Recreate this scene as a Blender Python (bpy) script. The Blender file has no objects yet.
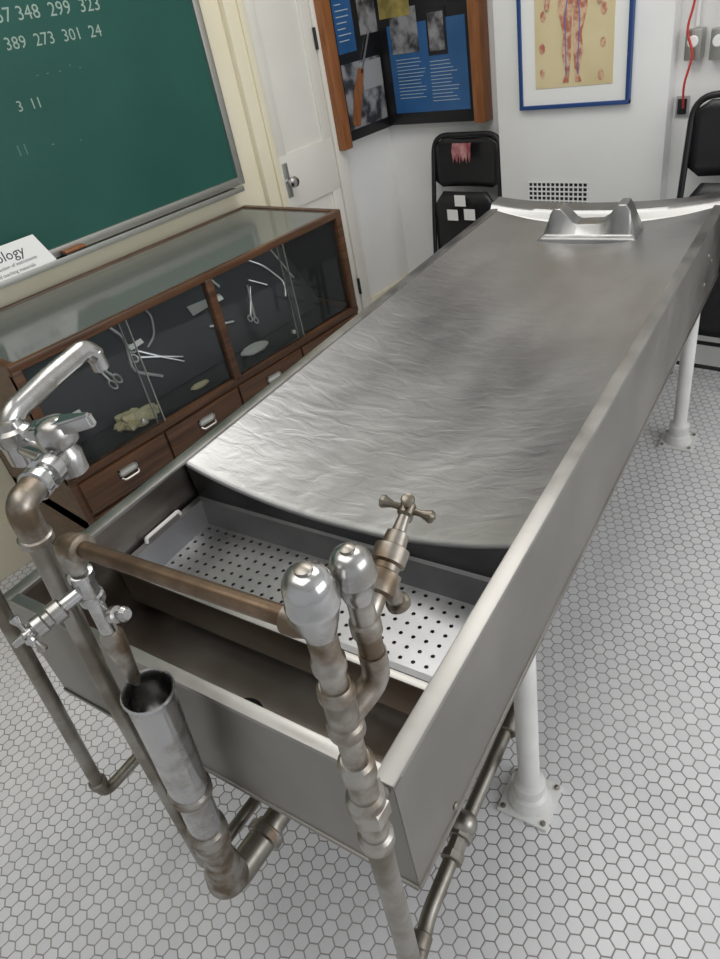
import bpy, bmesh, math, random
from mathutils import Vector, Matrix, noise
random.seed(4)
V=Vector
D=1.5
TH=math.radians(8.76)
RZ=Matrix.Rotation(TH,4,'Z')
# ------------------------------------------------------------ materials
def mat(name,col,rough=.5,metal=0,**k):
    m=bpy.data.materials.new(name);m.use_nodes=True
    b=m.node_tree.nodes['Principled BSDF']
    b.inputs['Base Color'].default_value=(*col,1)
    b.inputs['Roughness'].default_value=rough
    b.inputs['Metallic'].default_value=metal
    if 'spec' in k: b.inputs['Specular IOR Level'].default_value=k['spec']
    return m
def nodes(m): return m.node_tree.nodes,m.node_tree.links,m.node_tree.nodes['Principled BSDF']
def noisy(m,c1,c2,scale,detail=4,lo=.35,hi=.65,stretch=(1,1,1),rr=None,bump=0,bscale=None,dist=.01,bstretch=None):
    N,L,b=nodes(m)
    tc=N.new('ShaderNodeTexCoord');mp=N.new('ShaderNodeMapping');mp.inputs['Scale'].default_value=stretch
    L.new(tc.outputs['Object'],mp.inputs[0])
    n=N.new('ShaderNodeTexNoise');n.inputs['Scale'].default_value=scale;n.inputs['Detail'].default_value=detail
    L.new(mp.outputs[0],n.inputs['Vector'])
    r=N.new('ShaderNodeValToRGB');r.color_ramp.elements[0].position=lo;r.color_ramp.elements[1].position=hi
    r.color_ramp.elements[0].color=(*c1,1);r.color_ramp.elements[1].color=(*c2,1)
    L.new(n.outputs['Fac'],r.inputs[0]);L.new(r.outputs[0],b.inputs['Base Color'])
    if rr:
        q=N.new('ShaderNodeMapRange');q.inputs['From Min'].default_value=lo;q.inputs['From Max'].default_value=hi
        q.inputs['To Min'].default_value=rr[0];q.inputs['To Max'].default_value=rr[1]
        L.new(n.outputs['Fac'],q.inputs['Value']);L.new(q.outputs[0],b.inputs['Roughness'])
    if bump:
        mp2=N.new('ShaderNodeMapping');mp2.inputs['Scale'].default_value=bstretch or stretch
        L.new(tc.outputs['Object'],mp2.inputs[0])
        n2=N.new('ShaderNodeTexNoise');n2.inputs['Scale'].default_value=bscale or scale;n2.inputs['Detail'].default_value=3;n2.inputs['Distortion'].default_value=.6
        L.new(mp2.outputs[0],n2.inputs['Vector'])
        bp=N.new('ShaderNodeBump');bp.inputs['Strength'].default_value=bump;bp.inputs['Distance'].default_value=dist
        L.new(n2.outputs['Fac'],bp.inputs['Height']);L.new(bp.outputs[0],b.inputs['Normal'])
    return m
M={}
M['steel']=noisy(mat('brushed_steel',(.6,.6,.6),.36,1),(.265,.252,.23),(.345,.33,.305),5,5,rr=(.36,.46),bump=.05,bscale=12,dist=.004)
M['rim']=noisy(mat('rim_steel',(.6,.6,.6),.36,1),(.33,.32,.30),(.43,.42,.40),9,5,rr=(.36,.48))
M['lip']=noisy(mat('lip_steel',(.6,.6,.6),.36,1),(.30,.30,.295),(.40,.40,.39),9,5,rr=(.34,.44))
M['bed']=noisy(mat('bed_steel',(.6,.6,.6),.3,1),(.405,.405,.405),(.475,.475,.47),6,6,.3,.7,stretch=(1,.6,1),rr=(.34,.44),bump=.55,bscale=18,dist=.0032,bstretch=(.75,1.6,1))
M['sink']=noisy(mat('stained_steel',(.4,.35,.3),.35,1),(.21,.175,.145),(.34,.315,.285),4,5,rr=(.30,.45),stretch=(1,1,3))
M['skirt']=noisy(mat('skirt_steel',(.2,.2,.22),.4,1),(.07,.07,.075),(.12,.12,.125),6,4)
M['tray']=noisy(mat('tray_steel',(.6,.6,.6),.40,1),(.28,.28,.285),(.37,.37,.375),8,4)
M['chrome']=noisy(mat('chrome',(.60,.60,.61),.2,1),(.36,.34,.31),(.56,.56,.56),24,4,.32,.56,rr=(.36,.20))
M['aged']=noisy(mat('aged_chrome',(.6,.6,.58),.3,1),(.19,.145,.10),(.44,.42,.385),24,5,.40,.62,rr=(.50,.30))
M['pipe']=noisy(mat('galvanised_pipe',(.5,.5,.48),.35,1),(.22,.195,.16),(.37,.355,.32),14,5,.35,.6,rr=(.5,.35))
M['copper']=noisy(mat('tarnished_copper',(.3,.2,.13),.35,1),(.12,.08,.055),(.28,.20,.135),18,5,.35,.65,rr=(.5,.28))
M['brass']=noisy(mat('old_brass',(.5,.4,.25),.33,1),(.15,.13,.10),(.30,.27,.22),25,4)
M['wpaint']=noisy(mat('white_enamel',(.8,.8,.78),.3),(.68,.67,.64),(.78,.78,.76),9,4)
M['wood']=noisy(mat('walnut_wood',(.15,.07,.035),.35,spec=.5),(.05,.022,.010),(.135,.062,.028),9,6,.3,.7,stretch=(4,.5,9))
M['wood2']=noisy(mat('oak_frame',(.3,.13,.05),.4),(.22,.075,.022),(.33,.13,.045),12,6,.3,.7,stretch=(5,5,.6))
M['cream']=noisy(mat('cream_paint',(.80,.76,.60),.45),(.74,.69,.52),(.78,.73,.57),3,3)
M['white']=noisy(mat('white_paint',(.82,.83,.82),.5),(.77,.77,.755),(.81,.81,.795),3,3)
M['door']=noisy(mat('door_paint',(.80,.79,.74),.35),(.75,.735,.67),(.79,.775,.71),4,3)
M['board']=noisy(mat('green_slate',(.02,.13,.10),.35,spec=.3),(.012,.075,.058),(.019,.095,.074),3,5,.3,.7,rr=(.4,.55))
M['alu']=mat('aluminium_trim',(.50,.50,.47),.38,.9)
M['black']=mat('black_paint',(.010,.010,.012),.38)
M['cloth']=mat('black_cloth',(.026,.029,.037),.85)
M['chalk']=mat('chalk',(.30,.39,.34),.9)
M['faint']=mat('faint_chalk',(.09,.19,.155),.9)
M['paper']=mat('paper',(.80,.80,.78),.7)
M['caption']=mat('caption_print',(.42,.50,.58),.7)
M['ink']=mat('ink',(.03,.03,.04),.6)
M['blue']=noisy(mat('blue_panel',(.03,.16,.36),.3),(.015,.085,.23),(.03,.12,.30),5,2)
M['bluef']=mat('blue_frame',(.02,.06,.20),.35)
M['photo']=noisy(mat('grey_photo',(.2,.2,.2),.3),(.04,.04,.045),(.30,.30,.31),16,5,.4,.6)
M['ochre']=noisy(mat('ochre_photo',(.4,.3,.1),.3),(.20,.16,.05),(.45,.36,.10),16,4)
M['chart']=noisy(mat('chart_paper',(.68,.58,.36),.5),(.60,.50,.28),(.68,.58,.36),5,4)
M['skin']=noisy(mat('chart_figure',(.55,.28,.16),.5),(.42,.14,.10),(.66,.45,.30),45,4,.4,.6)
M['vein']=mat('chart_blue',(.1,.15,.4),.5)
M['red']=mat('red_cord',(.5,.04,.03),.4)
M['pink']=noisy(mat('pink_cloth',(.5,.2,.2),.7),(.25,.05,.06),(.5,.25,.25),30,3)
M['glove']=noisy(mat('glove_latex',(.9,.8,.45),.6),(.86,.74,.40),(.95,.88,.60),10,3)
M['grey']=mat('grey_plastic',(.35,.35,.36),.4)
M['instr']=mat('instrument_steel',(.62,.62,.63),.32,.85)
def glass(name,tint,fac,rough=.03,sheen_mix=0):
    m=bpy.data.materials.new(name);m.use_nodes=True;N=m.node_tree.nodes;L=m.node_tree.links
    N.remove(N['Principled BSDF'])
    t=N.new('ShaderNodeBsdfTransparent');t.inputs[0].default_value=(*tint,1)
    src=t.outputs[0]
    if sheen_mix:
        df=N.new('ShaderNodeBsdfDiffuse');df.inputs[0].default_value=(.58,.63,.58,1)  # pale diffuse colour mixed in as a painted sheen
        m0=N.new('ShaderNodeMixShader');m0.inputs[0].default_value=sheen_mix;L.new(src,m0.inputs[1]);L.new(df.outputs[0],m0.inputs[2]);src=m0.outputs[0]
    g=N.new('ShaderNodeBsdfGlossy');g.inputs['Roughness'].default_value=rough
    fr=N.new('ShaderNodeLayerWeight');fr.inputs[0].default_value=fac
    mx=N.new('ShaderNodeMixShader');L.new(fr.outputs['Fresnel'],mx.inputs[0])
    L.new(src,mx.inputs[1]);L.new(g.outputs[0],mx.inputs[2]);L.new(mx.outputs[0],N['Material Output'].inputs[0])
    return m
M['glass']=glass('pane_glass',(.96,.97,.97),.20,sheen_mix=.015)
M['gtop']=glass('top_glass',(.88,.92,.89),.32,.10,.25)  # pale reflection on the case top partly put in as diffuse colour
def hexmat():
    m=mat('hex_tile',(.8,.8,.8),.3);N,L,b=nodes(m)
    def sock(n,i,x):
        if isinstance(x,bpy.types.NodeSocket): L.new(x,n.inputs[i])
        elif x is not None: n.inputs[i].default_value=x
    def vm(op,a=None,bb=None):
        n=N.new('ShaderNodeVectorMath');n.operation=op;sock(n,0,a);sock(n,1,bb);return n
    def mm(op,a,bb=None):
        n=N.new('ShaderNodeMath');n.operation=op;sock(n,0,a);sock(n,1,bb);return n.outputs[0]
    def mix(kind,fac,a,bb):
        n=N.new('ShaderNodeMix');n.data_type=kind
        L.new(fac,n.inputs[0])
        A=[i for i in n.inputs if i.name=='A' and i.type==kind][0];B=[i for i in n.inputs if i.name=='B' and i.type==kind][0]
        for s_,x in((A,a),(B,bb)):
            if isinstance(x,bpy.types.NodeSocket): L.new(x,s_)
            else: s_.default_value=x
        return [o for o in n.outputs if o.type==kind][0]
    S=.0305
    tc=N.new('ShaderNodeTexCoord')
    p=vm('MULTIPLY',tc.outputs['Object'],(1/S,1/S,0)).outputs[0]
    p=vm('ADD',p,(300,300*1.7320508,0)).outputs[0]
    r=(1,1.7320508,1);h=(.5,.8660254,0)
    def cell(q): return vm('SUBTRACT',vm('MODULO',q,r).outputs[0],h).outputs[0]
    a=cell(p);c=cell(vm('SUBTRACT',p,h).outputs[0])
    da=vm('DOT_PRODUCT',a,a).outputs['Value'];dc=vm('DOT_PRODUCT',c,c).outputs['Value']
    g=mix('VECTOR',mm('LESS_THAN',da,dc),c,a)
    cid=vm('SUBTRACT',p,g).outputs[0]
    ab=vm('ABSOLUTE',g).outputs[0]
    d2=vm('DOT_PRODUCT',ab,(.5,.8660254,0)).outputs['Value']
    sx=N.new('ShaderNodeSeparateXYZ');L.new(ab,sx.inputs[0])
    d=mm('MAXIMUM',sx.outputs[0],d2)
    ed=N.new('ShaderNodeMapRange');ed.inputs['From Min'].default_value=.44;ed.inputs['From Max'].default_value=.475
    L.new(d,ed.inputs['Value'])
    wn=N.new('ShaderNodeTexWhiteNoise')
    L.new(vm('SNAP',vm('ADD',cid,(.1,.1,0)).outputs[0],(.25,.25,1)).outputs[0],wn.inputs['Vector'])
    tl=mix('RGBA',wn.outputs['Value'],(.71,.71,.725,1),(.78,.78,.79,1))
    ns=N.new('ShaderNodeTexNoise');ns.inputs['Scale'].default_value=2.5;L.new(tc.outputs['Object'],ns.inputs['Vector'])
    gr=N.new('ShaderNodeValToRGB');gr.color_ramp.elements[0].color=(.20,.185,.17,1);gr.color_ramp.elements[1].color=(.38,.36,.34,1)
    gr.color_ramp.elements[0].position=.35;gr.color_ramp.elements[1].position=.65
    L.new(ns.outputs['Fac'],gr.inputs[0])
    L.new(mix('RGBA',ed.outputs[0],tl,gr.outputs[0]),b.inputs['Base Color'])
    ro=N.new('ShaderNodeMapRange');ro.inputs['To Min'].default_value=.30;ro.inputs['To Max'].default_value=.8
    L.new(ed.outputs[0],ro.inputs['Value']);L.new(ro.outputs[0],b.inputs['Roughness'])
    bp=N.new('ShaderNodeBump');bp.inputs['Distance'].default_value=.0015;bp.inputs['Strength'].default_value=.5;bp.invert=True
    L.new(ed.outputs[0],bp.inputs['Height']);L.new(bp.outputs[0],b.inputs['Normal'])
    return m
M['hex']=hexmat()
# ------------------------------------------------------------ helpers
COL=bpy.context.collection
def empty(name,tab=False):
    e=bpy.data.objects.new(name,None);e.empty_display_size=.1;COL.objects.link(e)
    if tab: e.rotation_euler=(0,0,TH)
    return e
def obj(name,bm,m,parent=None,smooth=False):
    me=bpy.data.meshes.new(name);bm.normal_update();bm.to_mesh(me);bm.free()
    me.materials.append(M[m] if isinstance(m,str) else m)
    if smooth:
        for p in me.polygons: p.use_smooth=True
        try: me.set_sharp_from_angle(angle=math.radians(38))
        except Exception: pass
    o=bpy.data.objects.new(name,me);COL.objects.link(o)
    if parent: o.parent=parent
    return o
def box(name,parent,x,y,z,m,bev=0):
    bm=bmesh.new();bmesh.ops.create_cube(bm,size=1)
    for v in bm.verts:
        v.co=V(((x[0]+x[1])/2+v.co.x*(x[1]-x[0]),(y[0]+y[1])/2+v.co.y*(y[1]-y[0]),(z[0]+z[1])/2+v.co.z*(z[1]-z[0])))
    if bev: bmesh.ops.bevel(bm,geom=bm.edges[:],offset=bev,segments=2,affect='EDGES',profile=.6)
    return obj(name,bm,m,parent,smooth=bool(bev))
def frame_of(d):
    d=d.normalized();a=V((0,0,1)) if abs(d.z)<.9 else V((1,0,0))
    u=d.cross(a).normalized();return u,d.cross(u).normalized()
def lathe(name,parent,p0,p1,prof,m,seg=28):
    p0=V(p0);d=(V(p1)-p0).normalized();u,w=frame_of(d);bm=bmesh.new();rings=[]
    for t,r in prof:
        c=p0+d*t
        if r<1e-5: rings.append([bm.verts.new(c)])
        else: rings.append([bm.verts.new(c+(u*math.cos(2*math.pi*i/seg)+w*math.sin(2*math.pi*i/seg))*r) for i in range(seg)])
    for a,b in zip(rings,rings[1:]):
        for i in range(seg):
            j=(i+1)%seg
            if len(a)==1 and len(b)==1: continue
            if len(a)==1: bm.faces.new((a[0],b[i],b[j]))
            elif len(b)==1: bm.faces.new((a[i],b[0],a[j]))
            else: bm.faces.new((a[i],b[i],b[j],a[j]))
    for rg in(rings[0],rings[-1]):
        if len(rg)>1:
            try: bm.faces.new(rg)
            except Exception: pass
    bmesh.ops.recalc_face_normals(bm,faces=bm.faces[:])
    return obj(name,bm,m,parent,smooth=True)
def cyl(name,parent,p0,p1,r,m,seg=24,r2=None):
    L=(V(p1)-V(p0)).length;r2=r if r2 is None else r2;b=min(r,r2)*.15
    return lathe(name,parent,p0,p1,[(0,r-b),(b,r),(L-b,r2),(L,r2-b)],m,seg)
def fillet(pts,rad,n=7):
    pts=[V(p) for p in pts];out=[pts[0]]
    for i in range(1,len(pts)-1):
        a,b,c=pts[i-1],pts[i],pts[i+1];r=min(rad,(a-b).length*.49,(c-b).length*.49)
        s=b+(a-b).normalized()*r;e=b+(c-b).normalized()*r
        for k in range(n+1):
            t=k/n;out.append(s*(1-t)**2+b*2*t*(1-t)+e*t*t)
    out.append(pts[-1]);return out
def sweep(name,parent,pts,r,m,rad=.02,seg=16,flat=1.0):
    P=fillet(pts,rad) if rad else [V(p) for p in pts];n=len(P)
    R=r if callable(r) else (lambda t:r)
    bm=bmesh.new();rings=[];u=None
    for i,p in enumerate(P):
        d=(P[min(i+1,n-1)]-P[max(i-1,0)]).normalized()
        if u is None: u,_=frame_of(d)
        u=(u-d*u.dot(d)).normalized();w=d.cross(u)
        rr=R(i/(n-1));rings.append([bm.verts.new(p+(u*math.cos(2*math.pi*k/seg)+w*math.sin(2*math.pi*k/seg)*flat)*rr) for k in range(seg)])
    for a,b in zip(rings,rings[1:]):
        for k in range(seg): bm.faces.new((a[k],a[(k+1)%seg],b[(k+1)%seg],b[k]))
    bm.faces.new(rings[0][::-1]);bm.faces.new(rings[-1]);bmesh.ops.recalc_face_normals(bm,faces=bm.faces[:])
    return obj(name,bm,m,parent,smooth=True)
def ball(name,parent,c,r,m,sc=(1,1,1)):
    bm=bmesh.new();bmesh.ops.create_uvsphere(bm,u_segments=24,v_segments=14,radius=r)
    for v in bm.verts: v.co=V((v.co.x*sc[0],v.co.y*sc[1],v.co.z*sc[2]))+V(c)
    return obj(name,bm,m,parent,smooth=True)
def poly(name,parent,pts,thick,m,origin,ax,ay):
    origin,ax,ay=V(origin),V(ax),V(ay);nn=ax.cross(ay).normalized()*thick;bm=bmesh.new()
    a=[bm.verts.new(origin+ax*p[0]+ay*p[1]) for p in pts];b=[bm.verts.new(v.co+nn) for v in a]
    n=len(a);bm.faces.new(a[::-1]);bm.faces.new(b)
    for i in range(n): bm.faces.new((a[i],a[(i+1)%n],b[(i+1)%n],b[i]))
    bmesh.ops.recalc_face_normals(bm,faces=bm.faces[:])
    return obj(name,bm,m,parent)
def text(name,parent,body,size,mx,m,ext=.0003):
    cu=bpy.data.curves.new(name,'FONT');cu.body=body;cu.size=size;cu.extrude=ext;cu.resolution_u=2
    o=bpy.data.objects.new(name,cu);cu.materials.append(M[m]);COL.objects.link(o)
    if parent: o.parent=parent
    o.matrix_local=mx;return o
def wallL(u,v,z,rot=0):
    return Matrix(((0,0,1,-u),(1,0,0,v),(0,1,0,z),(0,0,0,1)))@Matrix.Rotation(rot,4,'Z')
def cross_handle(name,parent,c,axis,r,m,arm=None):
    c=V(c);axis=V(axis).normalized();u,w=frame_of(axis);arm=arm or r*.2
    rot=math.radians(20);U2=u*math.cos(rot)+w*math.sin(rot);W2=-u*math.sin(rot)+w*math.cos(rot)
    lathe(name+'_hub',parent,c-axis*arm*1.6,c+axis*arm*1.6,[(0,arm),(arm*.6,arm*1.5),(arm*2.4,arm*1.5),(arm*3.2,arm*.8),(arm*3.4,0)],m)
    for i,d in enumerate((U2,-U2,W2,-W2)):
        lathe('%s_arm_%d'%(name,i+1),parent,c,c+d*r,[(0,arm*.7),(r*.55,arm*.6),(r*.75,arm*.95),(r*.9,arm*1.25),(r*1.02,arm*1.0),(r*1.1,0)],m,16)
# ------------------------------------------------------------ room
CW=2.40;BV=2.89;CH=2.62;BR2=2.76
box('floor',None,(-3.2,2.6),(-2.2,3.5),(-.05,0),'hex')
box('ceiling',None,(-2.6,2.2),(-1.6,3.2),(CH,CH+.05),'white')
box('wall_left',None,(-CW-.1,-CW),(-1.6,2.0),(0,CH),'cream')
box('wall_left_far',None,(-CW-.1,-CW),(2.0,BV+.1),(0,CH),'white')
box('wall_back',None,(-CW,-.99),(BV,BV+.1),(0,CH),'white')
box('wall_back_right',None,(-.99,2.2),(BR2,BV+.1),(0,CH),'white')
box('wall_column',None,(-1.665,-.985),(2.70,BV),(0,CH),'white',.004)
box('baseboard_left',None,(-CW,-CW+.018),(2.53,BV),(0,.20),'cream',.003)
box('baseboard_left_near',None,(-CW,-CW+.018),(-1.5,2.0),(0,.20),'cream',.003)
box('baseboard_back',None,(-CW+.018,-1.665),(BV-.018,BV),(0,.20),'cream',.003)
d=empty('door_1')
box('casing_left',d,(-CW,-CW+.03),(2.0,2.09),(0,2.1),'cream',.004)
box('casing_left_bead',d,(-CW+.03,-CW+.042),(2.06,2.09),(0,2.1),'cream',.003)
box('casing_right',d,(-CW,-CW+.03),(2.455,2.52),(0,2.1),'door',.004)
box('casing_top',d,(-CW,-CW+.03),(2.0,2.52),(2.06,2.14),'cream',.004)
box('slab',d,(-CW,-CW+.012),(2.09,2.455),(0.01,2.06),'door')
for i,(z0,z1) in enumerate(((.10,.80),(.95,1.95))):
    box('stile_frame_a_%d'%i,d,(-CW+.012,-CW+.022),(2.095,2.155),(z0,z1),'door',.002)
    box('stile_frame_b_%d'%i,d,(-CW+.012,-CW+.022),(2.395,2.45),(z0,z1),'door',.002)
box('rail_low',d,(-CW+.012,-CW+.0225),(2.095,2.45),(.01,.14),'door',.002)
box('rail_mid',d,(-CW+.012,-CW+.0225),(2.095,2.45),(.78,1.0),'door',.002)
box('rail_top',d,(-CW+.012,-CW+.0225),(2.095,2.45),(1.9,2.05),'door',.002)
box('lock_plate',d,(-CW+.022,-CW+.026),(2.115,2.145),(.83,.97),'alu',.002)
lathe('knob',d,(-CW+.022,2.13,.895),(-CW+.08,2.13,.895),[(0,.016),(.004,.016),(.008,.008),(.025,.008),(.032,.02),(.045,.024),(.055,.018),(.06,0)],'chrome')
for z in(.3,1.38,1.85): cyl('hinge_%d'%int(z*10),d,(-CW+.03,2.45,z-.04),(-CW+.03,2.45,z+.04),.007,'black')
c=empty('chalkboard')
BZ=.985;BR=1.865
box('slate',c,(-CW,-CW+.015),(-1.4,BR),(BZ,2.15),'board')
box('trim_right',c,(-CW,-CW+.028),(BR,BR+.03),(BZ-.03,2.18),'alu',.003)
box('trim_bottom',c,(-CW,-CW+.026),(-1.4,BR+.02),(BZ-.03,BZ),'alu',.003)
box('trim_top',c,(-CW,-CW+.026),(-1.4,BR+.02),(2.15,2.18),'alu',.003)
box('chalk_tray',c,(-CW,-CW+.075),(-1.4,BR-.02),(BZ-.045,BZ-.035),'alu',.003)
box('chalk_tray_lip',c,(-CW+.07,-CW+.076),(-1.4,BR-.02),(BZ-.045,BZ-.025),'alu',.002)
for body,v,z,s,mm_ in (('57 348  299  323',1.145,1.612,.052,'chalk'),('389  273  301  24',1.14,1.543,.047,'chalk'),('3  11',1.10,1.385,.042,'chalk'),("-   -    -    '   -",1.20,1.46,.03,'faint'),("11      -       .",1.04,1.27,.045,'faint')):
    text('chalk_writing_%d'%int(z*100),c,body,s,wallL(CW-.0155,v,z,-.03),mm_,.0001)
er=empty('chalk_eraser')
box('felt',er,(-CW+.03,-CW+.065),(1.04,1.12),(BZ-.035,BZ-.022),'black',.003)
box('handle',er,(-CW+.03,-CW+.065),(1.04,1.12),(BZ-.022,BZ-.012),'wood2',.004)
sg=empty('sign_card')
co=V((-CW+.066,.72,BZ-.035));ca=V((0,1,0));cb=V((-.25,0,.968)).normalized();cn=ca.cross(cb)
poly('card_front',sg,[(0,0),(.285,0),(.25,.105),(0,.105)],.002,'paper',co,ca,cb)
def cardm(s,t_): 
    q=co+ca*s+cb*t_+cn*.0022
    return Matrix(((ca.x,cb.x,cn.x,q.x),(ca.y,cb.y,cn.y,q.y),(ca.z,cb.z,cn.z,q.z),(0,0,0,1)))
text('lettering',sg,'Pathology',.045,cardm(.02,.058),'ink')
text('small_print',sg,'collection of instruments',.0155,cardm(.07,.035),'ink');text('small_print_b',sg,'and teaching materials',.0155,cardm(.07,.015),'ink')
# ------------------------------------------------------------ display case
k=empty('display_case')
CC=1.83;HC=.878;V0=.545;V1=1.86;CB=CW-.03
XF=-CC;XB=-CB;zg=.50
box('base',k,(XB,XF-.02),(V0+.02,V1-.02),(0,.36),'wood')
box('plinth',k,(XB,XF-.001),(V0,V1),(.03,.355),'wood',.004)
box('deck',k,(XB,XF-.002),(V0+.002,V1-.002),(.355,zg-.012),'wood')
box('rail_glass_bottom',k,(XF-.025,XF+.004),(V0,V1),(zg-.014,zg+.008),'wood',.003)
box('end_near',k,(XB,XF),(V0,V0+.02),(.3,HC-.01),'wood',.002)
for i,(xx0,xx1,z0,z1) in enumerate(((XB,XF,zg-.02,zg+.02),(XB,XF,HC-.035,HC-.004),(XB,XB+.03,zg,HC-.01),(XF-.03,XF,zg,HC-.01))):
    box('end_far_%d'%i,k,(xx0,xx1),(V1-.02,V1),(z0,z1),'wood',.002)
box('end_far_lining',k,(XB+.02,XF-.02),(V1-.014,V1-.008),(zg,HC-.03),'cloth')
box('rail_top_front',k,(XF-.020,XF+.003),(V0,V1),(HC-.024,HC),'wood',.004)
box('rail_top_back',k,(XB,XB+.02),(V0,V1),(HC-.03,HC),'wood',.004)
box('rail_top_far',k,(XB,XF),(V1-.024,V1+.002),(HC-.03,HC+.001),'wood',.004)
box('rail_top_near',k,(XB,XF),(V0-.002,V0+.024),(HC-.03,HC+.001),'wood',.004)
mid=(V0+V1)/2+.015
for i,a in enumerate((V0,mid-.014,V1-.03)): box('post_%d'%i,k,(XF-.025,XF+.004),(a,a+.028),(zg,HC-.02),'wood',.003)
box('back_panel',k,(XB,XB+.01),(V0,V1),(.35,HC-.02),'cloth')
box('shelf_cloth',k,(XB+.01,XF-.03),(V0+.02,V1-.02),(zg-.012,zg-.004),'cloth')
XC=XB+.36
poly('slope_cloth',k,[(0,0),(V1-V0-.05,0),(V1-V0-.05,.34),(0,.34)],.004,'cloth',(XC,V0+.025,zg),(0,1,0),(-.6,0,.8))
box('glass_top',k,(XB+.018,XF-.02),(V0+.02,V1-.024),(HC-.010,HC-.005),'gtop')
q1=(V0+.03+mid)/2;q2=(mid+.016+V1)/2
for i,(a,b,x) in enumerate(((V0+.03,q1+.012,XF-.004),(q1-.012,mid-.012,XF-.013),(mid+.016,q2+.012,XF-.004),(q2-.012,V1-.03,XF-.013))):
    box('glass_front_%d'%i,k,(x-.003,x),(a,b),(zg+.008,HC-.024),'glass')
    box('glass_edge_%d'%i,k,(x-.004,x+.0012),(b-.003 if i%2==0 else a,b if i%2==0 else a+.003),(zg+.008,HC-.024),'alu')
for i,a in enumerate((V0+.09,mid+.09)):
    cyl('lock_%d'%i,k,(XF-.004,a+.2,zg+.05),(XF+.008,a+.2,zg+.05),.008,'alu')
dw=(V1-V0-.04)/4
for i in range(4):
    a=V0+.02+i*dw
    box('drawer_%d'%i,k,(XF-.004,XF+.008),(a+.004,a+dw-.004),(.368,zg-.022),'wood',.003)
    m_=a+dw/2
    box('drawer_label_%d'%i,k,(XF+.008,XF+.010),(m_-.028,m_+.028),(.432,.446),'paper')
    for j,(ya,yb_,z0,z1) in enumerate(((-.033,.033,.446,.451),(-.033,.033,.427,.432),(-.033,-.028,.427,.451),(.028,.033,.427,.451))):
        box('label_frame_%d_%d'%(i,j),k,(XF+.008,XF+.013),(m_+ya,m_+yb_),(z0,z1),'alu')
    sweep('drawer_pull_%d'%i,k,[(XF+.01,m_-.03,.424),(XF+.022,m_-.025,.418),(XF+.022,m_+.025,.418),(XF+.01,m_+.03,.424)],.0035,'alu',rad=.006,seg=8)
for i in range(2):
    a=V0+.02+i*2*dw
    box('cupboard_door_%d'%i,k,(XF-.004,XF+.006),(a+.004,a+2*dw-.004),(.05,.355),'wood',.003)
ins=empty('surgical_instruments')
def fl(v,z,dx=0): return V((XC-(z-zg)*.75+.012+dx,v,z))
def scissor(nm,v,z,s,a,w_=1):
    ca_,sa=math.cos(a),math.sin(a)
    for sg_ in(-1,1):
        def T(p,q): return fl(v+(p*ca_-q*sa)*s,z+(p*sa+q*ca_)*s)
        sweep('%s_blade_%d'%(nm,sg_),ins,[T(-1,-.14*sg_),T(0,0),T(1,.10*sg_)],lambda t:(.006-.004*abs(t-.3))*w_,'instr',rad=0,seg=8)
        ring=[T(-1.22+.2*math.cos(x*math.pi/5),-.2*sg_+.15*math.sin(x*math.pi/5)) for x in range(11)]
        sweep('%s_ring_%d'%(nm,sg_),ins,ring,.0038*w_,'instr',rad=0,seg=6)
def rod(nm,pts,r=.004,m='instr'): sweep(nm,ins,[fl(*p) for p in pts],r,m,rad=.03,seg=8)
scissor('forceps',1.10,.60,.075,-.5);scissor('clamp',.88,.68,.07,1.9,1.1)
scissor('bandage_scissors',1.55,.62,.055,.9)
rod('retractor',[(.98,.79),(1.03,.69),(.98,.60),(1.06,.55)],.006)
rod('probe',[(.98,.81),(1.10,.795)],.005,'ochre');rod('hook',[(1.12,.79),(1.17,.72),(1.13,.66),(1.08,.64)],.004)
rod('rib_shears',[(1.30,.74),(1.36,.79),(1.44,.78),(1.47,.70)],.006)
rod('bone_hook',[(1.62,.76),(1.70,.70),(1.74,.62),(1.70,.58)],.005);rod('needle',[(1.60,.68),(1.66,.64)],.004);rod('long_probe',[(1.77,.78),(1.79,.62)],.0045)
rod('mallet_handle',[(1.33,.61),(1.43,.59)],.006)
poly('saw_blade',ins,[(0,0),(.15,.01),(.15,.03),(0,.04)],.002,'instr',fl(1.30,.66,.004),(0,1,0),(-.6,0,.8))
def card(nm,v,z,w,h,a=0,m='paper'):
    poly(nm,ins,[(0,0),(w,0),(w,h),(0,h)],.001,m,fl(v,z,.008),(0,math.cos(a),math.sin(a)),(-.6*math.cos(a),-math.sin(a),.8*math.cos(a)))
card('label_a',.78,.74,.055,.07,.3);card('label_b',.62,.80,.08,.05);card('label_c',1.45,.765,.10,.024,.15);card('label_d',1.02,.655,.055,.018,.1)
card('label_e',1.64,.79,.05,.02);card('label_f',1.14,.80,.035,.045,.1,'brass');card('label_g',.70,.56,.05,.03);card('label_h',1.40,.665,.05,.018)
def blob(nm,c_,r,m,sc,amp):
    bm=bmesh.new();bmesh.ops.create_icosphere(bm,subdivisions=4,radius=r)
    for v in bm.verts:
        n=noise.noise(v.co*30+V((3,1,7)));f_=1+amp*n+amp*.5*noise.noise(v.co*70)
        v.co=V((v.co.x*sc[0]*f_,v.co.y*sc[1]*f_,v.co.z*sc[2]*f_))+V(c_)
    return obj(nm,bm,m,ins,smooth=True)
blob('rubber_glove',(XF-.085,.84,zg+.028),.055,'glove',(.8,1.0,.5),.6)
for i,(dy,dz,ly) in enumerate(((.035,.0,.05),(.045,.012,.055),(.048,.024,.05),(.04,.036,.045))):
    sweep('glove_finger_%d'%i,ins,[(XF-.075,.85,zg+.02+dz*.6),(XF-.06,.85+dy,zg+.018+dz),(XF-.055+.004*i,.85+dy+ly*.5,zg+.014+dz*1.1)],.009,'glove',rad=.02,seg=10)
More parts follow.
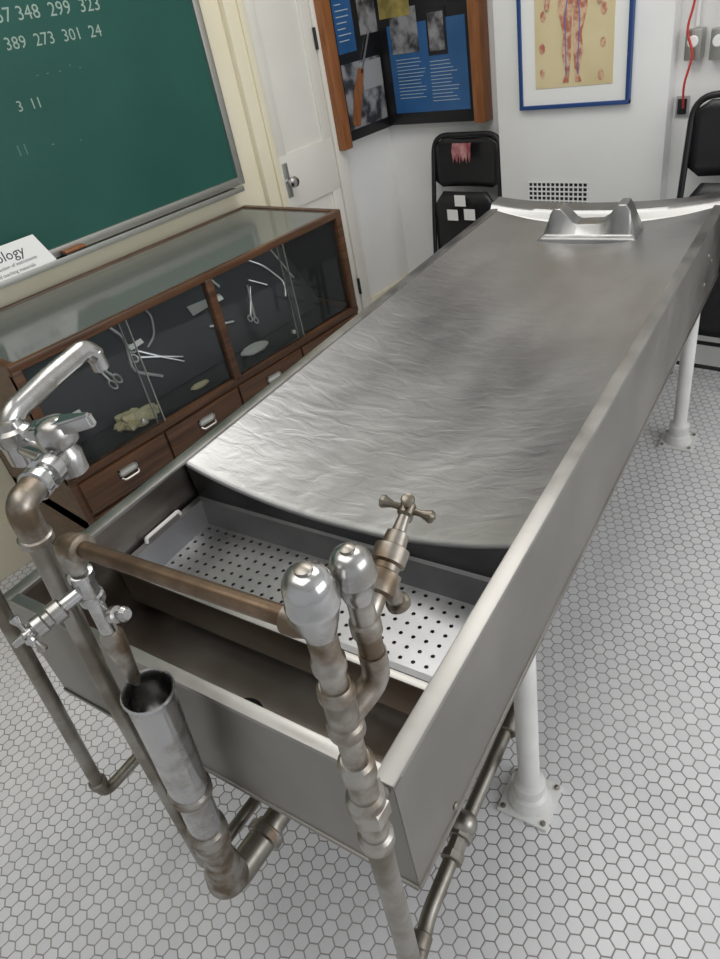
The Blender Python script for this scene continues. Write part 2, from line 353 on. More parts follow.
blob('ceramic_dish',(XF-.11,1.40,zg+.014),.05,'paper',(.7,1.25,.28),.12)
blob('bone_piece',(XF-.09,1.12,zg+.008),.022,'glove',(.7,1.6,.4),.3)
# ------------------------------------------------------------ corner display board
w=empty('poster_display_cabinet')
Z0=.955;Z1=1.95;L0=2.53
box('side_wood',w,(-CW+.001,-CW+.07),(L0-.055,L0),(Z0-.02,Z1),'wood2',.004)
box('leaf_left',w,(-CW+.001,-CW+.045),(L0,BV-.01),(Z0,Z1),'black',.003)
box('leaf_back',w,(-CW+.045,-1.86),(BV-.05,BV-.004),(Z0+.005,Z1),'black',.003)
box('side_wood_right',w,(-1.86,-1.805),(BV-.07,BV-.002),(Z0+.0,Z1),'wood2',.004)
box('panel_blue_left',w,(-CW+.045,-CW+.047),(L0+.03,L0+.15),(1.30,1.65),'blue')
box('panel_photo_left',w,(-CW+.045,-CW+.047),(L0+.19,L0+.31),(1.35,1.6),'photo')
box('panel_rifle',w,(-CW+.045,-CW+.047),(L0+.03,L0+.30),(1.0,1.26),'photo')
box('panel_photo_mid',w,(-CW+.047,-CW+.048),(L0+.16,L0+.30),(1.14,1.25),'grey')
rx=-CW+.05
poly('rifle_stock',w,[(0,0),(.045,-.014),(.09,.11),(.125,.20),(.095,.215),(.035,.12)],.004,'wood2',(rx,L0+.045,1.02),(0,1,0),(0,0,1))
poly('rifle_barrel',w,[(.10,.19),(.112,.19),(.20,.34),(.192,.34)],.004,'alu',(rx,L0+.045,1.02),(0,1,0),(0,0,1))
yb=BV-.052
box('panel_blue_main',w,(-2.30,-1.885),(yb,yb+.002),(1.01,1.36),'blue')
box('panel_photo_a',w,(-2.28,-2.13),(yb-.002,yb),(1.25,1.42),'photo')
box('panel_photo_b',w,(-2.08,-1.98),(yb-.003,yb-.001),(1.23,1.40),'black')
box('panel_ochre',w,(-2.33,-2.16),(yb-.003,yb-.001),(1.39,1.50),'ochre')
box('panel_gore',w,(-2.07,-1.99),(yb-.005,yb-.003),(1.245,1.385),'photo')
for i in range(12):
    ww=.12+.04*random.random();zz=1.225-i*.014
    box('caption_l_%d'%i,w,(-2.265,-2.265+ww),(yb-.002,yb),(zz,zz+.0024),'caption')
    ww=.10+.05*random.random()
    box('caption_r_%d'%i,w,(-2.08,-2.08+ww),(yb-.002,yb),(zz-.02,zz-.0176),'caption')
for i in range(14):
    zz=1.63-i*.022
    box('caption_s_%d'%i,w,(-CW+.047,-CW+.049),(L0+.045,L0+.08+.05*random.random()),(zz,zz+.004),'caption')
# ------------------------------------------------------------ anatomy chart
a=empty('anatomy_chart_poster')
yc=2.70;X0,X1,ZB=-1.553,-1.115,1.018;ZT=1.75;XM=(X0+X1)/2
box('backing',a,(X0+.005,X1-.005),(yc-.012,yc-.0005),(ZB+.005,ZT-.005),'paper')
box('frame_left',a,(X0,X0+.014),(yc-.02,yc-.0005),(ZB,ZT),'bluef',.002);box('frame_right',a,(X1-.014,X1),(yc-.02,yc-.0005),(ZB,ZT),'bluef',.002)
box('frame_bottom',a,(X0,X1),(yc-.021,yc-.0005),(ZB,ZB+.014),'bluef',.002);box('frame_top',a,(X0,X1),(yc-.021,yc-.0005),(ZT-.014,ZT),'bluef',.002)
box('chart_sheet',a,(X0+.07,X1-.065),(yc-.014,yc-.012),(ZB+.07,ZT-.06),'chart')
half=[(-.012,.0),(-.032,.0),(-.022,.03),(-.036,.10),(-.030,.15),(-.048,.23),(-.044,.29),(-.05,.36),(-.06,.43),(-.06,.46),(-.02,.475),(-.018,.50),(-.03,.53),(-.02,.565),(0,.57)]
out=half+[(-x,z) for x,z in half[::-1][1:]]+[(.004,.10),(.003,.22),(0,.25),(-.003,.22),(-.004,.10)]
poly('figure_body',a,[(x*1.15,z) for x,z in out],.002,'skin',(XM,yc-.0145,ZB+.085),(1,0,0),(0,0,1))
for s in(-1,1):
    sweep('figure_arm_%d'%s,a,[(XM+s*.06,yc-.015,ZB+.535),(XM+s*.085,yc-.015,ZB+.42),(XM+s*.10,yc-.015,ZB+.32)],.009,'skin',rad=.02,seg=6)
    sweep('figure_vein_%d'%s,a,[(XM+s*.022,yc-.0165,ZB+.11),(XM+s*.028,yc-.0165,ZB+.30),(XM+s*.006,yc-.0165,ZB+.40)],.0018,'vein',rad=.02,seg=6)
for i,(dx,dz,r_) in enumerate(((-.12,.12,.010),(-.12,.2,.012),(.11,.1,.011),(.115,.2,.010),(-.115,.3,.011),(.115,.3,.012))):
    ball('organ_detail_%d'%i,a,(XM+dx,yc-.0145,ZB+dz),r_,'skin',(1,.08,1.6))
g=empty('wall_vent_grille')
vx0,vx1,vz0,vz1=-1.53,-1.27,.655,.745
box('duct',g,(vx0,vx1),(yc-.003,yc-.0005),(vz0,vz1),'black')
for i in range(14):
    x=vx0+(vx1-vx0)*i/13;box('bar_v_%d'%i,g,(x-.0025,x+.0025),(yc-.006,yc-.002),(vz0,vz1),'white')
for i in range(6):
    z=vz0+(vz1-vz0)*i/5;box('bar_h_%d'%i,g,(vx0-.003,vx1+.003),(yc-.007,yc-.003),(z-.0025,z+.0025),'white')
o=empty('electrical_outlet')
box('plate',o,(-.975,-.93),(BR2-.008,BR2),(.955,1.02),'grey',.003);box('face',o,(-.968,-.937),(BR2-.012,BR2-.007),(.963,1.012),'black',.003)
for i,(x,z) in enumerate(((-.925,1.175),(-.845,1.17))):
    o=empty('wall_junction_box')
    box('box',o,(x-.027,x+.027),(BR2-.04,BR2-.0005),(z-.045,z+.045),'alu',.005)
    cyl('dial',o,(x,BR2-.04,z+.01),(x,BR2-.048,z+.01),.018,'paper')
    cyl('conduit',o,(x,BR2-.02,z+.05),(x,BR2-.02,CH-.001),.008,'wpaint')
o=empty('red_power_cord')
sweep('cord',o,[(-.93,BR2-.055,1.6),(-.925,BR2-.055,1.3),(-.945,BR2-.055,1.22),(-.915,BR2-.055,1.15),(-.94,BR2-.05,1.06),(-.945,BR2-.02,.985)],.004,'red',rad=.03,seg=8)
# ------------------------------------------------------------ folding chairs
def chair(x0,x1,v,H,decor):
    c=empty('folding_chair');xm=(x0+x1)/2;w_=(x1-x0)/2;lean=.06
    def P(x,z,dy=0): return V((xm+x,v+dy+lean*z/H,z))
    r=.011
    sweep('front_frame',c,[P(-w_,.012,-.05),P(-w_*.98,.6*H,-.03),P(-w_*.96,H-.0,0),P(w_*.96,H,0),P(w_*.98,.6*H,-.03),P(w_,.012,-.05)],r,'black',rad=.075)
    sweep('rear_frame',c,[P(-w_*.86,.012,.03),P(-w_*.86,.62*H,.01),P(w_*.86,.62*H,.01),P(w_*.86,.012,.03)],r*.9,'black',rad=.04)
    cyl('foot_rail',c,P(-w_,.1*H,-.045),P(w_,.1*H,-.045),.008,'black');cyl('rear_rail',c,P(-w_*.86,.16*H,.025),P(w_*.86,.16*H,.025),.008,'black')
    def panel(nm,z0,z1,ww,dy,curve):
        bm=bmesh.new();n=12;rows=[]
        for zi in range(9):
            t=zi/8;z=z0+(z1-z0)*t;cr=.04;e=0
            if t<.12: e=cr*(1-t/.12)**2
            if t>.85: e=cr*((t-.85)/.15)**2*1.3
            rows.append([bm.verts.new(P((-1+2*i/n)*(ww-e),z,dy-curve*(1-(-1+2*i/n)**2))) for i in range(n+1)])
        for a_,b_ in zip(rows,rows[1:]):
            for i in range(n): bm.faces.new((a_[i],a_[i+1],b_[i+1],b_[i]))
        ob=obj(nm,bm,'black',c,smooth=True);s=ob.modifiers.new('s','SOLIDIFY');s.thickness=.012
    panel('back_rest',H*.76,H*.985,w_*.93,-.012,-.015)
    panel('seat',H*.22,H*.745,w_*.9,-.035,.008)
    if decor:
        for i,(dx,dz) in enumerate(((-.055,.555),(.04,.56),(-.01,.62))):
            poly('paper_note_%d'%i,c,[(0,0),(.06,0),(.06,.05),(0,.05)],.001,'paper',P(dx-.03,dz,-.055),(1,0,0),(0,0,1))
        bm=bmesh.new();n=14;prev=None
        for i in range(n+1):
            s=-1+2*i/n;x=s*.05-.01
            a_=bm.verts.new(P(x,H-.045,-.03));b_=bm.verts.new(P(x,H-.045-.015-.055*abs(math.sin(i*1.3)),-.034))
            t_=bm.verts.new(P(x,H-.03,-.025))
            if prev: bm.faces.new((prev[0],a_,b_,prev[1]));bm.faces.new((prev[2],t_,a_,prev[0]))
            prev=(a_,b_,t_)
        obj('cloth_scrap',bm,'pink',c)
    return c
chair(-2.095,-1.72,2.76,.912,True)
chair(-.890,-.48,2.60,1.035,False)
# ------------------------------------------------------------ AUTOPSY TABLE
t=empty('autopsy_table',True)
x1=-.291;x0=-1.051;y0=.307;y1=2.475;H=.792;zb=.538;T=.006
box('side_panel_right',t,(x1-T,x1),(y0+.001,y1),(zb,H-.004),'steel')
box('side_panel_left',t,(x0,x0+T),(y0+.001,y1),(zb,H-.004),'steel')
box('end_panel_near',t,(x0+.001,x1-.001),(y0,y0+T),(zb,H-.004),'steel')
box('end_panel_far',t,(x0+.001,x1-.001),(y1-T,y1-.001),(zb,H-.05),'steel')
FW=.026
box('rim_right',t,(x1-FW,x1+.002),(y0-.002,y1-.02),(H-.010,H),'rim',.003)
box('rim_left',t,(x0-.002,x0+FW),(y0-.002,y1-.02),(H-.010,H),'rim',.003)
box('rim_near',t,(x0-.002,x1+.002),(y0-.002,y0+FW-.008),(H-.0102,H-.0002),'rim',.003)
box('hem_right',t,(x1-.012,x1+.003),(y0,y1),(zb-.002,zb+.008),'steel',.002)
box('hem_left',t,(x0-.003,x0+.012),(y0,y1),(zb-.002,zb+.008),'steel',.002)
box('hem_near',t,(x0,x1),(y0-.003,y0+.012),(zb-.0022,zb+.0078),'steel',.002)
box('bottom_pan',t,(x0+.007,x1-.007),(y0+.007,y1-.007),(zb+.002,zb+.008),'sink')
box('sink_floor',t,(x0+.012,x1-.012),(y0+.012,.755),(.556,.562),'sink')
box('sink_wall_left',t,(x0+T,x0+.012),(y0+.013,.754),(.550,H-.011),'sink');box('sink_wall_right',t,(x1-.012,x1-T),(y0+.013,.754),(.550,H-.011),'sink')
box('sink_wall_near',t,(x0+T,x1-T),(y0+T,y0+.012),(.550,H-.011),'sink');box('sink_wall_far',t,(x0+T,x1-T),(.755,.762),(.550,H-.09),'sink')
box('baffle_plate',t,(x0+.014,x1-.014),(.500,.504),(.60,.692),'sink',.001)
box('baffle_lip',t,(x0+.014,x1-.014),(.492,.506),(.691,.695),'rim',.001)
cyl('sink_drain',t,(-.67,.40,.562),(-.67,.40,.566),.035,'black')
XA,XBd=x0+.024,x1-.024;YA,YB=.735,2.385
def sag(y): return .058-.012*(y-YA)/(YB-YA)
def bedz(s,y):
    z=H-.006-sag(y)*(1-abs(s)**2.2)
    q=noise.noise(V((s*2.1,y*2.3,1.7)))*.0025+noise.noise(V((s*5,y*9,4.7)))*.0009
    return z+q*(1-s*s)
bm=bmesh.new();nx,ny=56,130;rows=[]
for j in range(-3,ny+1):
    row=[]
    for i in range(nx+1):
        s=-1+2*i/nx
        if j<0:
            a_=(-j)/3*math.pi/2;rr=.008
            y=YA-rr*math.sin(a_);z=bedz(s,YA)-rr*(1-math.cos(a_))
        else:
            y=YA+(YB-YA)*j/ny;z=bedz(s,y)
        row.append(bm.verts.new(((XA+XBd)/2+s*(XBd-XA)/2,y,z)))
    rows.append(row)
for a_,b_ in zip(rows,rows[1:]):
    for i in range(nx): bm.faces.new((a_[i],a_[i+1],b_[i+1],b_[i]))
obj('body_bed',bm,'bed',t,smooth=True)
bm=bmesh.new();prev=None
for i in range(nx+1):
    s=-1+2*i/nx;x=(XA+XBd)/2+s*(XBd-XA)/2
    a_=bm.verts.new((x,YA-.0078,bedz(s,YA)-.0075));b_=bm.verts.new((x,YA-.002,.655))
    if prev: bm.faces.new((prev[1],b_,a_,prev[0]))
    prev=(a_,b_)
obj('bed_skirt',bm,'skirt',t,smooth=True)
bm=bmesh.new();rows=[]
prof=[(YB-.012,-.005,1.0),(YB-.004,.002,1),(YB+.004,.012,.85),(YB+.016,.018,.75),(YB+.045,.016,.7),(YB+.075,.020,.62),(YB+.088,.016,.6),(YB+.092,-.00,.6),(YB+.089,-.06,.4)]
for (y,dz,k_) in prof:
    rows.append([bm.verts.new(((x0+x1)/2+(-1+2*i/nx)*(x1-x0)/2*.999,y,H+dz-sag(YB)*k_*(1-abs(-1+2*i/nx)**2.4))) for i in range(nx+1)])
for a_,b_ in zip(rows,rows[1:]):
    for i in range(nx): bm.faces.new((a_[i],a_[i+1],b_[i+1],b_[i]))
obj('head_end_lip',bm,'lip',t,smooth=True)
# tray
TZ=.694;TY0,TY1=.512,.728;TX0,TX1=x0+.03,x1-.03;dep=.052
nxh,nyh=28,8;bx0,bx1,by0,by1=TX0+.02,TX1-.02,TY0+.018,TY1-.018
bm=bmesh.new();sx=(bx1-bx0)/nxh;sy=(by1-by0)/nyh;zt=TZ-dep
for i in range(nxh):
    for j in range(nyh):
        cx=bx0+(i+.5)*sx;cy=by0+(j+.5)*sy
        hx,hy=sx/2,sy/2;r=.0038
        outer=[(hx,0),(hx,hy),(0,hy),(-hx,hy),(-hx,0),(-hx,-hy),(0,-hy),(hx,-hy)]
        O=[bm.verts.new((cx+p,cy+q,zt)) for p,q in outer]
        I=[bm.verts.new((cx+r*math.cos(k_*math.pi/4),cy+r*math.sin(k_*math.pi/4),zt)) for k_ in range(8)]
        K=[bm.verts.new((v.co.x,v.co.y,zt-.003)) for v in I]
        for k_ in range(8):
            n_=(k_+1)%8;bm.faces.new((O[k_],O[n_],I[n_],I[k_]));bm.faces.new((I[k_],I[n_],K[n_],K[k_]))
bmesh.ops.remove_doubles(bm,verts=bm.verts[:],dist=1e-6)
def quad(*c): bm.faces.new([bm.verts.new(p) for p in c])
bot=[(bx0,by0,zt),(bx1,by0,zt),(bx1,by1,zt),(bx0,by1,zt)];top=[(TX0+.006,TY0+.006,TZ),(TX1-.006,TY0+.006,TZ),(TX1-.006,TY1-.006,TZ),(TX0+.006,TY1-.006,TZ)]
lip=[(TX0-.008,TY0-.006,TZ+.002),(TX1+.008,TY0-.006,TZ+.002),(TX1+.008,TY1+.003,TZ+.002),(TX0-.008,TY1+.003,TZ+.002)]
for i in range(4):
    j=(i+1)%4;quad(bot[i],bot[j],top[j],top[i]);quad(top[i],top[j],lip[j],lip[i])
obj('perforated_tray',bm,'tray',t)
for nm,x in(('left',TX0-.002),('right',TX1+.002)):
    sweep('tray_handle_'+nm,t,[(x,TY0+.06,TZ+.002),(x,TY0+.062,TZ+.012),(x,TY1-.062,TZ+.012),(x,TY1-.06,TZ+.002)],.004,'wpaint',rad=.006,seg=8)
# headrest: folded sheet-metal block with scalloped top
bm=bmesh.new();HY=.062
oh=[(-.160,.012),(-.148,.030),(-.132,.088),(-.120,.104),(-.097,.104),(-.078,.086),(-.055,.062),(-.040,.055),(.035,.057),(.055,.068),(.078,.098),(.093,.114),(.117,.114),(.132,.092),(.147,.034),(.160,.012)]
hx_=-.650;zbse=H-.060;rows=[]
for yy_,ff in((2.120,lambda w_,z_:(w_,.002)),(2.124,lambda w_,z_:(w_,min(z_,.018)+.002)),(2.138,lambda w_,z_:(w_*.99,min(z_,.026)+.002)),(2.160,lambda w_,z_:(w_*.95,z_)),(2.215,lambda w_,z_:(w_*.95,z_+.004)),(2.27,lambda w_,z_:(w_,0))):
    rows.append([bm.verts.new((hx_+ff(px_,z_)[0],yy_+HY,zbse+ff(px_,z_)[1])) for px_,z_ in oh])
for a_,b_ in zip(rows,rows[1:]):
    for i in range(len(oh)-1): bm.faces.new((a_[i],a_[i+1],b_[i+1],b_[i]))
for e in(0,-1):
    try: bm.faces.new([r_[e] for r_ in rows])
    except Exception: pass
bmesh.ops.recalc_face_normals(bm,faces=bm.faces[:])
hr=obj('head_rest',bm,'lip',t,smooth=True);bv=hr.modifiers.new('b','BEVEL');bv.width=.003;bv.segments=2;bv.limit_method='ANGLE';bv.angle_limit=math.radians(25)
for i,(y,z) in enumerate(((2.18,.62),(2.2,.70),(2.27,.66),(.42,.56))): ball('rivet_%d'%i,t,(x1+.001,y,z),.006,'pipe',(.5,1,1))
for i,(lx,ly) in enumerate(((-.322,.758),(-.322,2.25),(-1.02,.758),(-1.02,2.25))):
    lathe('leg_%d'%(i+1),t,(lx,ly,0),(lx,ly,1),[(.008,.024),(.01,.047),(.016,.047),(.026,.040),(.034,.038),(.040,.030),(.055,.033),(.075,.034),(.083,.026),(.09,.0225),(zb+.005,.0225)],'wpaint')
    box('foot_plate_%d'%(i+1),t,(lx-.056,lx+.056),(ly-.056,ly+.056),(0,.010),'wpaint',.004)
    for a_ in(-1,1):
        for b_ in(-1,1): lathe('foot_bolt_%d_%d_%d'%(i,a_,b_),t,(lx+a_*.045,ly+b_*.045,.010),(lx+a_*.045,ly+b_*.045,1),[(0,.006),(.004,.006),(.006,0)],'pipe',8)
# ------------------------------------------------------------ plumbing right
p=empty('water_supply_pipe',True)
px,py=-.268,.250
def vz(z): return (px-(1.16-z)*.027,py,z)
B=V(vz(.15))
def vl(nm,zt_,prof,m): lathe(nm,p,vz(zt_),B,[(zt_-z,r) for z,r in prof],m)
vl('vacuum_breaker_cap',1.180,[(1.180,0),(1.179,.009),(1.176,.015),(1.170,.0185),(1.162,.0200),(1.152,.0202),(1.149,.0213),(1.145,.0213),(1.142,.0200),(1.130,.0175),(1.120,.0150),(1.113,.0130)],'chrome')
lathe('cap_button',p,vz(1.179),vz(1.3),[(0,.007),(.003,.007),(.0045,.004),(.005,0)],'aged')
vl('breaker_body',1.116,[(1.116,.0125),(1.085,.0125),(1.082,.0145),(1.072,.0145),(1.069,.0120),(1.045,.0120)],'aged')
vl('coupling_upper',1.05,[(1.05,.0135),(1.046,.0165),(1.036,.0165),(1.033,.0145),(1.0,.0145),(.997,.017),(.985,.017),(.982,.013)],'aged')
vl('nipple',.985,[(.985,.012),(.93,.012)],'aged')
vl('union_upper',.94,[(.94,.014),(.936,.0175),(.915,.0175),(.912,.015),(.88,.015),(.877,.0195),(.866,.0195)],'aged')
lathe('union_nut',p,vz(.866),B,[(0,.019),(.003,.022),(.024,.022),(.027,.019)],'aged',6)
vl('union_lower',.84,[(.84,.015),(.805,.015),(.802,.019),(.785,.019),(.782,.015)],'aged')
vl('riser',.79,[(.79,.0145),(.16,.0145)],'pipe')
cyl('panel_stub',p,vz(.80),(-.318,.307,.775),.010,'pipe');cyl('panel_flange',p,(-.316,.298,.776),(-.318,.3065,.775),.020,'pipe')
qx,qy=-.260,.292
def v2(z): return (qx,qy,z)
lathe('second_cap',p,v2(1.166),v2(0),[(0,0),(.001,.008),(.004,.0135),(.010,.0168),(.018,.0178),(.022,.0178),(.024,.0188),(.028,.0188),(.030,.0172),(.042,.0145),(.052,.0115)],'chrome')
lathe('second_cap_button',p,v2(1.165),v2(1.3),[(0,.006),(.003,.006),(.0045,.003),(.005,0)],'aged')
lathe('second_body',p,v2(1.12),v2(0),[(0,.011),(.03,.011),(.032,.0135),(.045,.0135),(.047,.011),(.075,.011)],'aged')
sweep('return_elbow',p,[v2(1.05),v2(1.015),vz(1.0)],.0125,'aged',rad=.02)
va=V((qx,qy,1.085));vb=V((-.266,.388,1.130));dv=(vb-va).normalized()
lathe('valve_body',p,va,vb,[(0,.010),(.025,.010),(.027,.015),(.045,.016),(.047,.012),(.052,.012),(.054,.0155),(.068,.0155),(.070,.011),(.082,.010),(.084,.0065),(.102,.005)],'aged')
cross_handle('valve_wheel',p,vb,dv,.024,'brass',.0050)
vm_=va+dv*.04
sweep('hose_outlet',p,[vm_,vm_+V((.004,.004,-.018)),vm_+V((.006,.008,-.036))],.008,'aged',rad=.01)
lathe('outlet_ring',p,vm_+V((.006,.007,-.030)),vm_+V((.008,.009,-.046)),[(0,.008),(.002,.011),(.007,.011),(.009,.008)],'brass')
cyl('copper_pipe',p,(px-.012,py,1.118),(-.575,py,1.103),.0088,'copper')
lathe('copper_end_nut',p,(px-.010,py,1.118),(-.575,py,1.103),[(0,.011),(.012,.0135),(.022,.0135),(.024,.010)],'aged')
sweep('elbow_left',p,[(-.565,py,1.103),(-.595,py,1.102),(-.598,py,1.07)],.0135,'aged',rad=.022)
lathe('elbow_ring_a',p,(-.575,py,1.103),(-.56,py,1.103),[(0,.012),(.002,.0155),(.010,.0155),(.012,.012)],'aged')
cyl('drop_nipple',p,(-.598,py,1.075),(-.600,py,1.04),.0095,'aged')
lathe('tee_body',p,(-.599,py,1.062),(-.604,py,1.0),[(0,.010),(.002,.014),(.010,.014),(.012,.0115),(.035,.0115),(.037,.014),(.046,.014),(.048,.009)],'chrome')
cyl('tee_lower',p,(-.602,py,1.02),(-.608,py,.955),.0095,'chrome');lathe('nozzle_cone',p,(-.607,py,.965),(-.612,py,.86),[(0,.010),(.01,.014),(.03,.013),(.06,.010),(.09,.008),(.10,.004)],'aged')
cyl('valve_stub',p,(-.603,py,1.035),(-.612,.215,1.03),.008,'chrome')
lathe('needle_valve',p,(-.610,.222,1.03),(-.628,.165,1.020),[(0,.009),(.002,.0125),(.014,.0125),(.016,.009),(.022,.009),(.024,.0115),(.034,.0115),(.036,.006),(.06,.004)],'chrome')
cross_handle('needle_valve_wheel',p,(-.622,.182,1.023),(-.3,-.95,-.17),.024,'chrome',.0045)
lathe('side_cock',p,(-.606,.255,.985),(-.570,.262,.995),[(0,.007),(.01,.007),(.012,.010),(.02,.010),(.022,.006),(.03,.006),(.032,.009),(.037,.006)],'chrome')
lp=[vz(.22),(px-.025,py,.15),(-.345,py+.02,.15),(-.375,.40,.15),(-.385,.60,.15),(-.392,.875,.15),(-.395,.90,.18),(-.395,.90,.53)]
sweep('floor_run',p,lp,.0145,'pipe',rad=.02)
for i,(c0,c1) in enumerate((((-.366,.34,.15),(-.37,.37,.15)),((-.386,.80,.15),(-.39,.86,.15)))):
    cyl('run_coupling_%d'%i,p,c0,c1,.019,'pipe')
lathe('run_union',p,(-.379,.50,.15),(-.386,.60,.15),[(0,.016),(.003,.022),(.018,.022),(.02,.018),(.045,.018),(.047,.024),(.07,.024),(.072,.018)],'pipe',8)
ball('run_valve',p,(-.384,.575,.158),.026,'pipe')
sweep('run_elbow',p,[(-.391,.85,.15),(-.393,.90,.15),(-.395,.90,.22)],.0195,'brass',rad=.03)
cyl('floor_stub',p,vz(.17),(px-.022,py,0),.0145,'pipe');lathe('stub_flange',p,(px-.022,py,0),(px-.022,py,1),[(0,.035),(.005,.035),(.012,.02)],'pipe')
# ------------------------------------------------------------ aspirator drain
a=empty('aspirator_drain_pipe',True)
A0=V((-.596,.250,.858));A1=V((-.690,.250,.24))
def al(nm,prof,m,seg=28): lathe(nm,a,A0,A1,prof,m,seg)
al('receiver_cup',[(.16,.029),(.02,.0305),(.006,.0315),(0,.0335),(-.004,.0315),(0,.029),(.02,.0285),(.12,.022),(.13,0)],'chrome')
al('cup_body',[(.15,.0287),(.17,.0295),(.24,.0285),(.262,.0282)],'chrome')
al('cup_ring',[(.245,.028),(.25,.032),(.262,.032),(.266,.028)],'aged')
al('trap_body',[(.262,.0245),(.30,.0255),(.36,.026),(.385,.0255)],'chrome')
al('trap_ring',[(.375,.025),(.38,.031),(.40,.032),(.405,.027)],'aged')
al('trap_nut',[(.405,.026),(.41,.030),(.44,.030),(.445,.026),(.50,.026)],'aged')
al('trap_flare',[(.50,.026),(.52,.030),(.56,.036),(.585,.038),(.60,.032)],'aged')
sweep('trap_elbow',a,[tuple(A0+(A1-A0).normalized()*.56),(-.690,.252,.245),(-.69,.34,.24),(-.69,.37,.24)],.028,'pipe',rad=.05)
lathe('trap_collar',a,(-.69,.34,.24),(-.69,.40,.24),[(0,.03),(.003,.036),(.02,.036),(.024,.028)],'aged')
sweep('waste_run',a,[(-.69,.36,.24),(-.69,1.1,.22),(-.69,1.1,0.0)],.024,'pipe',rad=.05)
sweep('sink_tailpiece',a,[(-.67,.40,.54),(-.67,.40,.36),(-.685,.42,.25)],.022,'pipe',rad=.04)
# ------------------------------------------------------------ faucet
f=empty('sink_faucet',True)
for i,(ex,bx_) in enumerate(((-.680,-.718),(-.880,-.920))):
    if i==0: pts=[(ex,.262,1.105),(ex-.045,.257,.77),(-.752,.254,.30),(-.757,.254,.24),(-.757,.60,.22),(-.757,.60,0)]
    else: pts=[(ex,.262,1.105),(ex-.035,.257,.9),(-1.03,.255,.33),(-1.035,.255,.27),(-1.03,.42,.27),(-1.03,.42,0)]
    sweep('supply_%d'%i,f,pts,.0125,'pipe',rad=.025)
    sweep('supply_elbow_%d'%i,f,[(ex-.003,.262,1.07),(ex,.262,1.12),(ex-.014,.295,1.12)],.0165,'aged',rad=.028)
    lathe('elbow_rim_%d'%i,f,(ex-.003,.262,1.078),(ex-.006,.262,1.05),[(0,.0165),(.002,.0195),(.010,.0195),(.012,.0165)],'aged')
    d0=V((ex-.012,.290,1.12));d1=V((bx_,.350,1.12))
    lathe('inlet_%d'%i,f,d0,d1,[(0,.0165),(.002,.0195),(.012,.0195),(.014,.014),(.022,.014),(.024,.020),(.040,.020),(.042,.014),(.058,.014)],'chrome')
    lathe('valve_%d'%i,f,(bx_,.355,1.090),(bx_,.355,1.2),[(0,.014),(.003,.018),(.03,.019),(.036,.015),(.046,.015)],'chrome')
    lathe('handle_hub_%d'%i,f,(bx_,.355,1.130),(bx_,.355,1.2),[(0,.017),(.004,.0225),(.012,.024),(.028,.022),(.034,.017),(.037,.008),(.038,0)],'chrome')
    bm=bmesh.new();h=[(-.028,-.012,0),(.0,-.018,0),(.052,-.006,.004),(.055,.004,.004),(.0,.018,0),(-.028,.010,0)]
    an=math.radians(30 if i==0 else 130);lo=[];hi=[]
    for (u_,w_,z_) in h:
        xx=u_*math.cos(an)-w_*math.sin(an);yy=u_*math.sin(an)+w_*math.cos(an)
        lo.append(bm.verts.new((bx_+xx,.355+yy,1.146+z_)));hi.append(bm.verts.new((bx_+xx*.95,.355+yy*.95,1.164+z_)))
    bm.faces.new(lo[::-1]);bm.faces.new(hi)
    for q in range(6): bm.faces.new((lo[q],lo[(q+1)%6],hi[(q+1)%6],hi[q]))
    bmesh.ops.bevel(bm,geom=bm.edges[:],offset=.003,segments=2,affect='EDGES')
    obj('handle_lever_%d'%i,bm,'chrome',f,smooth=True)
cyl('bridge',f,(-.722,.355,1.112),(-.92,.355,1.112),.0135,'chrome')
lathe('spout_base',f,(-.820,.355,1.085),(-.820,.355,1.25),[(0,.015),(.004,.020),(.03,.021),(.035,.024),(.05,.024),(.054,.018),(.062,.016),(.066,0)],'chrome')
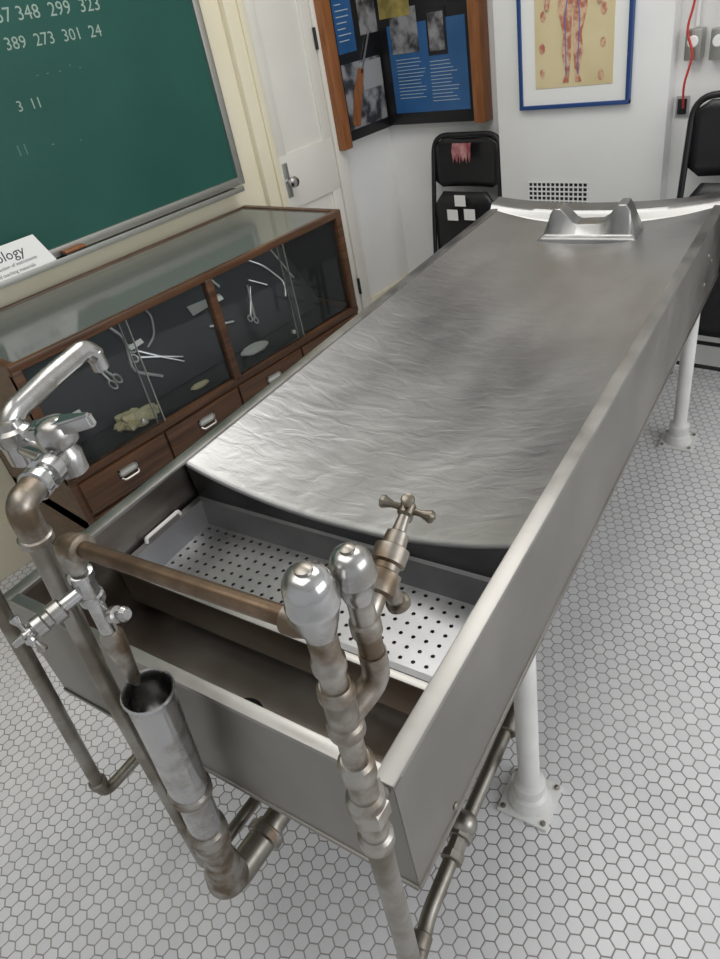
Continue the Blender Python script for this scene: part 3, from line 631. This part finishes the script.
sweep('spout_arm',f,[(-.820,.350,1.130),(-.822,.368,1.150),(-.835,.44,1.160),(-.850,.515,1.165),(-.852,.530,1.145)],lambda s:.0125-.0015*s,'chrome',rad=.012,flat=1.3)
cyl('spout_aerator',f,(-.852,.527,1.155),(-.852,.529,1.125),.012,'chrome')
lathe('left_return_elbow',f,(-1.031,.255,.32),(-1.034,.255,.28),[(0,.013),(.003,.0175),(.015,.0175),(.018,.013)],'pipe')
# ------------------------------------------------------------ lights
def area(name,loc,size,power,target,col=(1,1,1)):
    l=bpy.data.lights.new(name,'AREA');l.shape='RECTANGLE';l.size,l.size_y=size;l.energy=power;l.color=col
    o=bpy.data.objects.new(name,l);COL.objects.link(o);o.location=loc
    o.rotation_euler=(V(target)-V(loc)).to_track_quat('-Z','Y').to_euler();return o
area('overhead_fill',(-1.1,1.5,2.58),(1.6,.9),21,(-1.1,1.5,0),(1,.98,.95))  # added area light out of view, placed for the highlight on the bed
area('overhead_fill.001',(-.9,.0,2.58),(1.6,.9),10,(-.9,.0,0),(1,.98,.95))  # second added area light, unseen overhead
area('window_light',(1.9,1.2,1.7),(2.2,1.4),29,(-1,1.2,.8),(.97,.98,1))
wd=bpy.data.worlds.new('w');bpy.context.scene.world=wd;wd.use_nodes=True
bg=wd.node_tree.nodes['Background'];bg.inputs[0].default_value=(.96,.975,1,1);bg.inputs[1].default_value=.47
# ------------------------------------------------------------ camera
y_,p_,r_=math.radians(38.7),math.radians(35),math.radians(12)
F=V((-math.sin(y_)*math.cos(p_),math.cos(y_)*math.cos(p_),-math.sin(p_)))
R0=V((math.cos(y_),math.sin(y_),0));U0=R0.cross(F)
R=R0*math.cos(r_)-U0*math.sin(r_);U=U0*math.cos(r_)+R0*math.sin(r_)
cd=bpy.data.cameras.new('camera');cam=bpy.data.objects.new('camera',cd);COL.objects.link(cam)
cam.matrix_world=RZ@Matrix(((R.x,U.x,-F.x,0),(R.y,U.y,-F.y,0),(R.z,U.z,-F.z,D),(0,0,0,1)))
cd.sensor_fit='HORIZONTAL';cd.sensor_width=36;cd.lens=679/720*36;cd.clip_start=.01
bpy.context.scene.camera=cam
bpy.context.scene.view_settings.view_transform='Standard'
